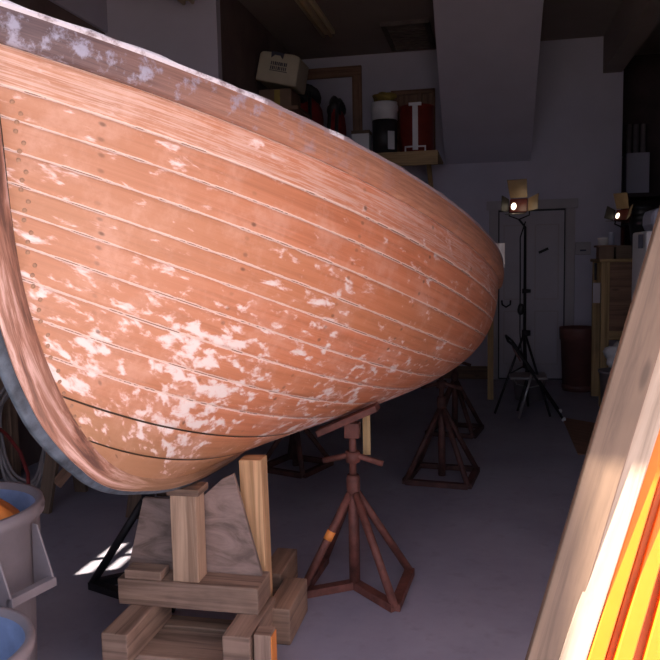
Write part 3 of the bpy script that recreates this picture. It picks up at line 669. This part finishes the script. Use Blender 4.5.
# black bucket with white lid
c = aY(385, 150, YS+.22); rb = .5*abs(aY(398, 130, YS+.22).x-aY(372, 130, YS+.22).x); hb2 = aY(385, 102, YS+.22).z-zs
t = thing('black_bucket', (c.x, c.y, zs), 'black bucket with a wide white lid beside the red drum', 'bucket')
obj('body', one(lathe, (c.x, c.y, zs), [(rb*.92, 0), (rb*.95, hb2*.65)], 32), M['blackp'], t)
obj('lid', one(lathe, (c.x, c.y, zs), [(rb*.99, hb2*.65), (rb*1.0, hb2*.82), (rb*1.04, hb2*.83), (rb*1.04, hb2*.9), (rb*.98, hb2*.94), (rb*.98, hb2*.98)], 32), M['white'], t)
bm = B(); prism(bm, [(c.x+rb*.35, c.y-rb*.93, zs+.05), (c.x+rb*.8, c.y-rb*.62, zs+.05), (c.x+rb*.8, c.y-rb*.62, zs+hb2*.42), (c.x+rb*.35, c.y-rb*.93, zs+hb2*.42)], (.004, -.01, 0))
tag(obj('label_sticker', bm, M['white'], t), 'white label')
tag(obj('cloth_rag', one(blob, (c.x, c.y, zs+hb2*.98+.062), (rb*.8, rb*.7, .05), 5, .3), M['yellowlid']), 'ochre cloth heaped on the white bucket lid', 'cloth')
# little white box, white cup
a, b_ = aY(352, 148, YS+.12), aY(369, 133, YS+.12)
t = thing('small_carton', ((a.x+b_.x)/2, YS+.2, zs), 'small white carton left of the black bucket', 'box')
obj('carton_body', one(box, a.x, b_.x, YS+.12, YS+.30, zs, b_.z), M['white'], t, .004)
obj('lid', one(box, a.x-.006, b_.x+.006, YS+.115, YS+.305, b_.z, b_.z+.035), M['card'], t)
c = aY(346, 148, YS+.15)
tag(obj('paper_cup', one(lathe, (c.x, c.y, zs), [(.035, 0), (.045, .13), (.047, .13), (.047, .136), (.04, .136)], 20), M['white']), 'small white cup at the left of the white carton', 'cup')
# brown crate behind the buckets
a, b_ = aY(391, 108, YB-.12), aY(434, 88, YB-.12)
bm = B(); z0, z1 = zs, b_.z
box(bm, a.x, b_.x, YB-.06, YB-.04, z0, z1); 
for x in (a.x, (a.x+b_.x)/2+.08, b_.x-.03): box(bm, x, x+.04, YB-.12, YB-.06, z0, z1)
box(bm, a.x, b_.x+.01, YB-.12, YB-.06, z1-.05, z1); box(bm, a.x, b_.x+.01, YB-.12, YB-.06, z0, z0+.05)
tag(obj('wooden_crate', bm, M['brownply'], None, .003), 'shallow brown wooden crate standing behind the red drum', 'crate')
c = aY(408, 100, YB-.2)
# dark wooden frame on the wall
a, b_ = aY(296, 80, YB-.06), aY(361, 65, YB-.06)
bm = B(); box(bm, a.x-.2, b_.x, YB-.06, YB-.01, a.z, b_.z); box(bm, aY(352, 90, YB-.06).x, b_.x, YB-.055, YB-.01, zs, a.z); box(bm, a.x-.2, a.x-.1, YB-.055, YB-.01, zs, a.z)
tag(obj('wooden_rack', bm, M['brownply'], None, .004), 'dark wooden rack frame standing on the shelf against the wall', 'rack')
# upper ledge, carton, cream case
YU = 7.55
a = aY(256, 108, YU); b_ = aY(300, 108, YU); zu = aY(270, 107, YU).z
t = thing('side_ledge', (a.x, YU+.3, zu), 'dark wooden ledge on the closet wall under the cardboard carton', 'shelf')
xw = -2.36
obj('shelf_board', one(box, xw-.02, b_.x-.02, YU, YU+.55, zu-.04, zu), M['brownply'], t)
for y in (YU+.1, YU+.45): obj('bracket', one(beam, (b_.x-.1, y, zu-.04), (xw, y, zu-.45), .05, .05), M['brownply'], t)
a, b_ = aY(258, 106, YU+.04), aY(291, 88, YU+.04)
t = thing('cardboard_carton', ((a.x+b_.x)/2, YU+.25, zu), 'brown cardboard carton under the cream case', 'box')
obj('carton_body', one(box, max(a.x, xw+.04), b_.x, YU+.04, YU+.44, zu, b_.z), M['card'], t, .004)
obj('tape_strip', one(box, (a.x+b_.x)/2-.0, (a.x+b_.x)/2+.06, YU+.034, YU+.04, zu+.02, b_.z-.01), M['yellowlid'], t)
# cream case, slightly tilted
zt2 = b_.z; p00, p10 = aY(256, 82, YU+.05), aY(297, 89, YU+.05)
t = thing('plastic_case', ((p00.x+p10.x)/2, YU+.25, zt2), 'cream plastic case with a dark label on top of the carton', 'case')
q = [aY(255, 84, YU+.02), aY(295.5, 91.5, YU+.02), aY(300, 62, YU+.02), aY(294, 59, YU+.02), aY(263, 55, YU+.02), aY(260, 57, YU+.02)]
dz = zt2-min(v.z for v in q)+.004
for v in q: v.z += dz; v.x = max(v.x, xw+.0)
bm = B(); prism(bm, q, (0, .42, 0)); obj('case_body', bm, M['cream'], t, .02)
ctr = sum(q, Vector())/6; ex = (q[1]-q[0]).normalized(); ez = Vector((-ex.z, 0, ex.x))
bm = B(); ctp = (q[3]+q[4])/2
prism(bm, [ctp+ex*-.07+ez*-.0, ctp+ex*.07, ctp+ex*.06+ez*-.06, ctp+ex*.03+ez*-.03, ctp+ex*-.03+ez*-.03, ctp+ex*-.06+ez*-.06], (0, -.012, 0)); obj('carry_handle', bm, M['ink'], t)
bm = B(); l0 = ctr+ex*-.07+ez*-.02
for r_ in (0, 1):
    for k in range(9): 
        w = random.uniform(.007, .014); s0 = l0+ex*(.02*k)+ez*(-.045*r_); prism(bm, [s0, s0+ex*w, s0+ex*w+ez*.034, s0+ez*.034], (0, -.006, 0))
prism(bm, [l0+ez*-.058-ex*.005, l0+ex*.185+ez*-.058, l0+ex*.185+ez*-.052, l0+ez*-.052-ex*.005], (0, -.006, 0))
obj('label_print', bm, M['ink'], t)
# red and black bags on the shelf
for px, py, w_, h_, lab, mat, sd in ((306, 140, .23, .78, 'dark red gear bag at the left of the bags on the shelf', M['redb'], 1), (337, 140, .10, .62, 'dark red gear bag nearer the white cup on the shelf', M['redb'], 2)):
    c = aY(px, py, YS+.35); t = thing('gear_bag', (c.x, c.y, zs), lab, 'bag', 'red gear bags')
    bm = B(); blob(bm, (c.x, c.y, zs+h_/2), (w_, .24, h_/2*1.0), sd, .08)
    for v in bm.verts: v.co.z = max(v.co.z, zs+.001)
    obj('bag_body', bm, mat, t)
    bm = B(); blob(bm, (c.x, c.y, zs+h_-.04), (w_*.85, .2, .13), sd+9, .25); obj('bag_flap', bm, M['blackp'], t)
    for s in (-.4, .5):
        obj('strap', one(tube, [(c.x+s*w_-.0, c.y-.235, zs+.06), (c.x+s*w_, c.y-.265, zs+h_*.5), (c.x+s*w_*.9, c.y-.2, zs+h_*.9), (c.x+s*w_*.7, c.y, zs+h_+.06)], .022, 8), M['blackp'], t)

# ------------------------------------------------------------------ work lamps
def lamp_head(t, c, aim, s=1.0):
    """theatre style head with four hinged flaps; c = centre of the glass, aim = where it points"""
    aim = Vector(aim).normalized(); side = aim.cross(Vector((0, 0, 1))).normalized(); up = side.cross(aim).normalized(); c = Vector(c)
    def P(x, y, z): return c+side*(x*s)+up*(y*s)+aim*(z*s)
    bm = B(); a = [bm.verts.new(P(x, y, 0)) for x, y in ((-.09, -.07), (.09, -.07), (.09, .07), (-.09, .07))]; b2 = [bm.verts.new(P(x, y, -.14)) for x, y in ((-.05, -.045), (.05, -.045), (.05, .045), (-.05, .045))]
    for i in range(4): bm.faces.new((a[i], a[(i+1) % 4], b2[(i+1) % 4], b2[i]))
    bm.faces.new(a); bm.faces.new(b2[::-1]); hs = obj('lamp_housing', bm, M['lampred'], t, .008)
    bm = B(); n = 20; vs = [bm.verts.new(P(.045+.026*cos(2*pi*k/n), .036*sin(2*pi*k/n)-.01, .006)) for k in range(n)]; ce = bm.verts.new(P(.045, -.01, .018))
    for k in range(n): bm.faces.new((vs[k], vs[(k+1) % n], ce))
    obj('bulb_glass', bm, M['bulb'], hs)
    for (x0, y0, x1, y1, dx, dy, ln, op) in ((-.085, .075, .085, .075, 0, 1, .19, .9), (-.085, -.075, .085, -.075, 0, -1, .13, .35), (-.095, -.065, -.095, .065, -1, 0, .17, .8), (.095, -.065, .095, .065, 1, 0, .12, .35)):
        d = lambda k: (dx*k*ln*sin(op), dy*k*ln*sin(op), k*ln*cos(op)); e = d(1); w = .012
        tx, ty = (1, 0) if dy else (0, 1)
        bm = B(); prism(bm, [P(x0, y0, .004), P(x1, y1, .004), P(x1+e[0]+tx*w, y1+e[1]+ty*w, e[2]), P(x0+e[0]-tx*w, y0+e[1]-ty*w, e[2])], (side*dx+up*dy)*.004*s)
        obj('barn_door', bm, M['tan'] if (dy == 1 or dx == -1) else M['black'], hs)
    bm = B(); tube(bm, [P(-.10, 0, -.05), P(-.10, -.09, -.05), P(0, -.13, -.05), P(.10, -.09, -.05), P(.10, 0, -.05)], .007); obj('yoke', bm, M['black'], t)
    return P(0, -.13, -.05)
yl = 7.35; mc = fl(528, 408); mx, my = mc.x, yl
top = aY(518, 206, yl)
t = thing('work_lamp_stand', (mx, my, 0), 'lit work lamp with metal flaps on a tall thin black stand before the door', 'lamp')
yk = lamp_head(t, (top.x+.0, my-.10, top.z), (-.30, -1, .22), .95)
mx2 = aY(525, 260, yl).x
obj('mast', one(tube, [(mx2, my, .45), (mx2, my, top.z-.20), yk], [.017, .013, .010], 10), M['black'], t)
for z in (aY(527, 291, yl).z, aY(527, 334, yl).z, .80): obj('clamp_knob', one(tube, [(mx2-.025, my, z), (mx2+.055, my, z)], [.024, .017], 8), M['black'], t)
for k in range(3):
    a = radians(80+120*k); obj('tripod_leg', one(tube, [(mx2, my, .80), (mx2+.30*cos(a), my+.30*sin(a), .015)], .012, 8), M['black'], t)
    obj('leg_strut', one(tube, [(mx2, my, .47), (mx2+.15*cos(a), my+.15*sin(a), .40)], .008, 6), M['black'], t)
bx = aY(520, 250, yl).x
obj('power_cable', one(tube, [(mx2, my-.05, top.z-.15), (bx, my-.03, top.z-.3), (bx+.003, my-.02, 1.2), (bx+.002, my-.02, .8), (bx+.015, my-.02, .62), (mx2, my-.03, .5)], .007, 6), M['black'], t)
p = aY(521, 309, yl); obj('cable_switch', one(blob, (p.x, my-.03, p.z), (.035, .03, .06), 4, .1, 2), M['black'], t)

# folding chair in front of the lamp stand
yc = 6.75
def cp(px, py, dy=0): return aY(px, py, yc+dy)
t = thing('folding_chair', (cp(530, 400).x, yc+.2, 0), 'dark metal folding chair in front of the lamp stand', 'chair')
W2 = .38
ft = fl(519, 420); yc = ft.y
bt, fr = cp(508, 341), fl(560, 413)
fr.z = .012
for dy, nm in ((0, 'a'), (W2, 'b')):
    d = Vector((0, dy, 0))
    obj('rear_leg' if False else 'leg', one(tube, [Vector((bt.x, yc, bt.z))+d, Vector((bt.x+.05, yc, bt.z-.04))+d, Vector((fr.x, yc, .012))+d], .012, 8), M['black'], t)
s1 = cp(532, 374)
for dy, mt in ((.02, M['steel']), (W2-.02, M['black'])):
    obj('leg', one(tube, [(s1.x, yc+dy, s1.z), (ft.x, yc+dy, .012)], .011, 8), mt, t)
obj('back_rail', one(tube, [(bt.x, yc, bt.z), (bt.x-.015, yc+W2/2, bt.z+.03), (bt.x, yc+W2, bt.z)], .012, 8), M['black'], t)
q0, q1 = cp(513, 350), cp(520, 362)
bm = B(); prism(bm, [(q0.x, yc+.01, q0.z), (q1.x, yc+.01, q1.z), (q1.x, yc+W2-.01, q1.z), (q0.x, yc+W2-.01, q0.z)], (.01, 0, .006)); obj('backrest', bm, M['brownp'], t)
g0, g1 = cp(510, 379), cp(548, 379)
obj('seat', one(box, g0.x, g1.x, yc+.02, yc+W2-.02, g0.z-.012, g0.z+.014), M['grey'], t, .008)
for s in (0, W2): obj('rubber_foot', one(lathe, (fr.x, yc+s, 0), [(.017, 0), (.02, .005), (.016, .035)], 12), M['white'], t)
# pail behind the chair
c = fl(530, 402); r_ = .5*abs(aY(547, 390, c.y).x-aY(513, 390, c.y).x); zz = aY(530, 377, c.y).z
t = thing('plastic_pail', (c.x, c.y+r_, 0), 'pale plastic pail on the floor behind the folding chair', 'pail', None)
obj('body', one(lathe, (c.x, c.y+r_, 0), [(r_*.86, 0), (r_*.98, zz*.9), (r_*1.04, zz*.91), (r_*1.04, zz), (r_*.95, zz), (r_*.9, zz*.7)], 32), M['grey'], t)
obj('bail_handle', one(tube, [(c.x-r_*1.03, c.y+r_, zz*.92), (c.x-r_*.8, c.y-.02, zz*.72), (c.x, c.y-.06, zz*.62), (c.x+r_*.8, c.y-.02, zz*.72), (c.x+r_*1.03, c.y+r_, zz*.92)], .006, 6), M['steel'], t)

# ------------------------------------------------------------------ prop post with a pale board at the boat's far end
yy = 8.02; a, b_ = aY(487.5, 350, yy), aY(493.5, 350, yy)
zt3 = aY(490, 268, yy).z
t = thing('prop_post', ((a.x+b_.x)/2, yy, 0), 'ochre wooden post standing at the far end of the boat', 'post')
obj('post', one(box, a.x, b_.x, yy, yy+.06, 0, zt3+.2), M['ochre'], t, .004)
yb_ = 5.36; a, b_ = aY(490, 268, yb_), aY(505, 243, yb_)
tag(obj('pale_board', one(box, a.x, b_.x, yb_, yb_+.025, a.z, b_.z), M['whitew'], None, .003), 'short pale board standing against the far rail of the boat', 'board')

# ------------------------------------------------------------------ maroon bin by the door
c = fl(580, 393); r_ = .5*abs(aY(598, 350, c.y+.2).x-aY(561, 350, c.y+.2).x); zz = aY(580, 327, c.y+.2).z
t = thing('maroon_bin', (c.x, c.y+r_, 0), 'tall maroon plastic bin between the door and the plywood cabinet', 'bin')
obj('body', one(lathe, (c.x, c.y+r_, 0), [(r_*.84, 0), (r_*.96, zz*.80), (r_*1.03, zz*.81), (r_*1.05, zz*.98), (r_*1.05, zz), (r_*.97, zz), (r_*.9, zz*.5)], 36), M['brownp'], t)
obj('base_ring', one(lathe, (c.x, c.y+r_, 0), [(r_*.86, .02), (r_*.9, .03), (r_*.9, .06), (r_*.87, .07)], 36), M['brownp'], t)
# flat cardboard on the floor
q = [fl(562, 418), fl(596, 424), fl(603, 455), fl(578, 455)]
bm = B(); prism(bm, [Vector((v.x, v.y, 0.001)) for v in q], (0, 0, .008)); tag(obj('cardboard_sheet', bm, M['brownply']), 'brown sheet lying flat on the floor right of the folding chair', 'sheet')
# wall box right of the door
a, b_ = aY(575, 253, YB-.06), aY(591, 242, YB-.06)
t = thing('wall_box', ((a.x+b_.x)/2, YB, a.z), 'pale grey box on the wall right of the door', 'box')
obj('box_body', one(box, a.x, b_.x, YB-.07, YB, a.z-.02, b_.z), M['doorp'], t, .006)
p = aY(583, 252, YB-.07); obj('slot', one(box, p.x-.035, p.x+.035, YB-.075, YB-.069, p.z+.01, p.z+.03), M['ink'], t)

# ------------------------------------------------------------------ plywood cabinet at the right
yk = 7.75; x0 = aY(600.5, 330, yk).x; x1 = x0+1.0; zt4 = aY(610, 259, yk).z; zr = aY(600, 331, yk).z
t = thing('plywood_cabinet', ((x0+x1)/2, yk+.3, 0), 'tall brown plywood cabinet on ochre legs at the right wall', 'cabinet')
for x in (x0+.04, x1-.04):
    for y in (yk+.03, yk+.62): obj('leg', one(box, x-.04, x+.04, y-.035, y+.035, 0, zt4-.02), M['ochre'], t, .004)
obj('front_panel', one(box, x0+.075, x1-.07, yk+.02, yk+.045, zr, zt4-.03), M['brownply'], t)
obj('bottom_rail', one(box, x0+.08, x1-.08, yk-.0, yk+.05, zr-.09, zr), M['ochre'], t, .004)
obj('top_board', one(box, x0-.02, x1+.02, yk-.03, yk+.68, zt4-.03, zt4), M['ochre'], t, .004)
obj('shelf_board', one(box, x0+.08, x1-.08, yk+.05, yk+.62, zr-.04, zr-.02), M['brownply'], t)
p = aY(593, 293, yk-.02); tag(obj('paper_tag', one(box, p.x-.0, p.x+.07, yk-.009, yk-.006, p.z-.10, p.z+.10), M['doorp']), 'pale paper tag hanging on the cabinet leg', 'tag')
p = aY(593.5, 270, yk-.02); tag(obj('tool_handle', one(tube, [(p.x+.02, yk-.014, p.z-.1), (p.x+.02, yk-.014, p.z+.07)], [.011, .013], 8), M['blackp']), 'dark tool handle hanging above the paper tag', 'tool')
# small things on the cabinet
a, b_ = aY(599, 259, yk+.02), aY(614, 247, yk+.02)
t = thing('cardboard_carton', ((a.x+b_.x)/2, yk+.12, zt4), 'small brown carton at the left end of the cabinet top', 'box')
zc2 = b_.z
obj('carton_body', one(box, a.x, b_.x, yk+.02, yk+.22, zt4, zc2), M['card'], t, .003)
obj('flap', one(box, a.x-.02, b_.x+.02, yk+.0, yk+.24, zc2, zc2+.02), M['brownply'], t)
c = aY(605, 240, yk+.1); tag(obj('white_tub', one(lathe, (c.x-.02, yk+.1, zc2+.02), [(.045, 0), (.05, .06), (.053, .06), (.053, .075), (.0005, .08)], 20), M['white']), 'little white tub on the small brown carton', 'tub')
c = aY(611, 241, yk+.1); tag(obj('metal_can', one(lathe, (c.x+.0, yk+.08, zc2+.02), [(.028, 0), (.028, .12), (.026, .125), (.0005, .125)], 20), M['bluecov']), 'slim blue-grey can beside the white tub', 'can')
a, b_ = aY(616, 259, yk+.05), aY(632, 245, yk+.05)
tag(obj('pale_carton', one(box, a.x, b_.x, yk+.05, yk+.3, zt4, b_.z), M['tanw'], None, .004), 'pale carton on the cabinet right of the brown one', 'box')
# ribbed black pot
c = aY(641, 250, yk+.48); r_ = abs(aY(655, 210, c.y).x-aY(627, 210, c.y).x)/2; zz = aY(640, 206, c.y).z-zt4
bm = B(); pr = [(r_*.62, 0)]
for k in range(1, 5): pr += [(r_*(.62+.36*(.62+.085*k)), zz*(.52+.1*k)), (r_*(.66+.36*(.62+.085*k)), zz*(.53+.1*k)), (r_*(.66+.36*(.62+.085*k)), zz*(.56+.1*k))]
lathe(bm, (c.x, c.y, zt4), pr+[(r_*1.02, zz), (r_*.9, zz)], 30); tag(obj('ribbed_pot', bm, M['blackp']), 'dark ribbed plastic pot at the back of the cabinet top', 'pot')
# second lamp
lp = aY(621, 215, yk+.22)
t = thing('clamp_lamp', (lp.x, yk+.30, zt4), 'lit work lamp with a tan flap on the cabinet top', 'lamp')
y9 = lamp_head(t, (lp.x, yk+.20, lp.z), (-.85, -.8, .45), .85)
zb4 = b_.z
obj('mast', one(tube, [(lp.x+.04, yk+.33, zt4), (lp.x+.04, yk+.33, lp.z-.12), y9], [.02, .018, .012], 8), M['lampred'], t)
obj('foot', one(lathe, (lp.x+.04, yk+.37, zt4), [(.07, 0), (.07, .012), (.03, .02)], 18), M['black'], t)

# ------------------------------------------------------------------ white steel cabinet and cover, pail with rags
yw = 5.4; a = aY(633, 270, yw+.45); zt5 = aY(636, 231, yw).z
t = thing('white_cabinet', (a.x+.25, yw+.25, 0), 'white steel cabinet with a slot, behind the leaning boards', 'cabinet')
obj('cabinet_body', one(box, a.x, a.x+.52, yw, yw+.5, .0, zt5), M['white'], t, .015)
p = aY(640, 241, yw); obj('slot', one(box, p.x-.012, p.x+.02, yw-.004, yw+.003, p.z-.05, p.z+.045), M['ink'], t, .003)
bm = B(); box(bm, a.x+.06, a.x+.52, yw+.12, yw+.5, zt5, zt5+.16)
tag(obj('storage_tub', bm, M['bluecov'], None, .05), 'blue-grey plastic tub on top of the white steel cabinet', 'tub')
c = fl(617, 428); zz = aY(624, 372, c.y).z
t = thing('plastic_pail', (c.x+.02, c.y+.1, 0), 'pail heaped with white rags below the cabinet', 'pail')
obj('body', one(lathe, (c.x+.02, c.y+.1, 0), [(.13, 0), (.16, zz-.02), (.172, zz-.02), (.172, zz), (.155, zz), (.15, zz*.7)], 30), M['grey'], t)
tag(obj('white_rags', one(blob, (c.x+.03, c.y+.1, zz+.125), (.13, .12, .12), 8, .2), M['white']), 'white rags heaped in the pail', 'rags')

# ------------------------------------------------------------------ side bay: white box and grey tubes on a high shelf
yb = 10.05; a, b_ = aY(626, 195, yb), aY(650, 152, yb)
t = thing('bay_shelf', ((a.x+b_.x)/2+.4, 10.2, a.z), 'dark high shelf in the side bay', 'shelf')
obj('shelf_board', one(box, 1.58, a.x+1.6, 9.75, 10.4, a.z-.05, a.z), M['bay'], t)
for x in (1.7, a.x+1.4): obj('bracket', one(beam, (x, 9.85, a.z-.05), (x, 10.4, a.z-.5), .05, .05), M['bay'], t)
tag(obj('white_carton', one(box, max(a.x, 1.6), b_.x, yb, yb+.3, a.z, b_.z), M['wall'], None, .006), 'tall white box on the high shelf in the side bay', 'box')
for k, lab in enumerate(('leftmost of the three grey tubes on the white box', 'middle of the three grey tubes on the white box', 'rightmost of the three grey tubes on the white box')):
    x = aY(630.5+7.3*k, 140, yb).x; tag(obj('grey_tube', one(lathe, (x, yb+.12, b_.z), [(.032, 0), (.032, aY(632, 123, yb).z-b_.z), (.026, aY(632, 123, yb).z-b_.z)], 16), M['grey']), lab, 'tube', 'grey tubes')

# ------------------------------------------------------------------ long boards leaning at the right of the doorway
def lean(name, q0, q1, w, d, mat, label, group, dy=.0, Y=1.8, ext=True):
    """board whose centre line passes the pixels q0 and q1, extended down to the floor and up to the stub wall"""
    p, q = aY(*q0, Y+dy), aY(*q1, Y+dy+.05); ax = (q-p).normalized()
    b0 = p-ax*(p.z/ax.z); s = (OX1-.10-p.x)/ax.x; top = p+ax*min(s, (CEIL-.05-p.z)/ax.z)
    L_ = (top-b0).length
    nrm = Vector((0, 1, 0)); side = ax.cross(nrm).normalized()
    o = obj(name, one(beam, b0+ax*.02, top, w, d, side), mat, None, .004)
    tag(o, label, 'board', group); return o
def wpx(n, Y=1.8): return n*Y*1.0/FPX
G = 'boards leaning at the right'
lean('plank', (551, 640), (648, 317), .087, .035, M['tanw'], 'broad tan plank, leftmost and tallest of the leaning boards', G, .02, 1.80)
lean('plank', (584, 620), (652, 405), .060, .03, M['pale'], 'pale plank between the tan plank and the yellow ones', G, 0, 1.82)
lean('yellow_pole', (612, 600), (660, 440), .037, .04, M['yellow'], 'leftmost of the bright yellow boards, against the pale plank', G, .005, 1.83)
lean('gap_strip', (627, 596), (665, 468), .020, .03, M['orange'], 'thin orange strip, shade of the gap between the two left yellow boards', G, .03, 1.83)  # strip put in as the orange shade of a gap
lean('yellow_pole', (636, 610), (668, 500), .040, .04, M['yellow'], 'middle one of the bright yellow boards', G, .005, 1.84)
lean('gap_strip', (648, 615), (672, 530), .026, .03, M['orange'], 'thin orange strip, shade of the gap right of the middle yellow board', G, .03, 1.84)  # second strip coloured as gap shade
lean('yellow_pole', (668, 620), (700, 505), .070, .04, M['yellow'], 'rightmost bright yellow board at the edge of the picture', G, .005, 1.85)

# ------------------------------------------------------------------ light
SKY, SUNE = 1.9, 26
SUND = Vector((.866*cos(radians(38)), .5*cos(radians(38)), -sin(radians(38))))
s = bpy.data.lights.new('sun', 'SUN'); s.energy = SUNE; s.angle = radians(.6); s.color = (1, .86, .70)
so = bpy.data.objects.new('sun', s); COL.objects.link(so); so.rotation_euler = SUND.to_track_quat('-Z', 'Y').to_euler(); so.location = (-6, -4, 8)
w = bpy.data.worlds.new('sky'); sc.world = w; w.use_nodes = True; nt = w.node_tree
bg = nt.nodes['Background']; bg.inputs[0].default_value = (.72, .78, 1.0, 1); bg.inputs[1].default_value = SKY
pd = bpy.data.lights.new('doorway_portal', 'AREA'); pd.shape = 'RECTANGLE'; pd.size = OX1-OX0; pd.size_y = OZ; pd.cycles.is_portal = True
po = bpy.data.objects.new('doorway_portal', pd); COL.objects.link(po); po.location = ((OX0+OX1)/2, YF-.1, OZ/2); po.rotation_euler = (radians(90), 0, 0)
po.rotation_euler = Vector((0, 1, 0)).to_track_quat('-Z', 'Z').to_euler()
for nm, p, e in (('lamp_light', (top.x, my-.2, top.z), .3), ('clamp_lamp_light', (lp.x-.1, yk+.03, lp.z+.1), .25)):
    l = bpy.data.lights.new(nm, 'POINT'); l.energy = e; l.color = (1, .8, .55); l.shadow_soft_size = .05
    lo = bpy.data.objects.new(nm, l); COL.objects.link(lo); lo.location = p

vs_ = sc.view_settings; vs_.view_transform = 'Standard'; vs_.look = 'None'; vs_.gamma = 1; vs_.use_curve_mapping = False; vs_.exposure = 0.0
sc.cycles.use_denoising = True; sc.cycles.max_bounces = 10; sc.cycles.diffuse_bounces = 6
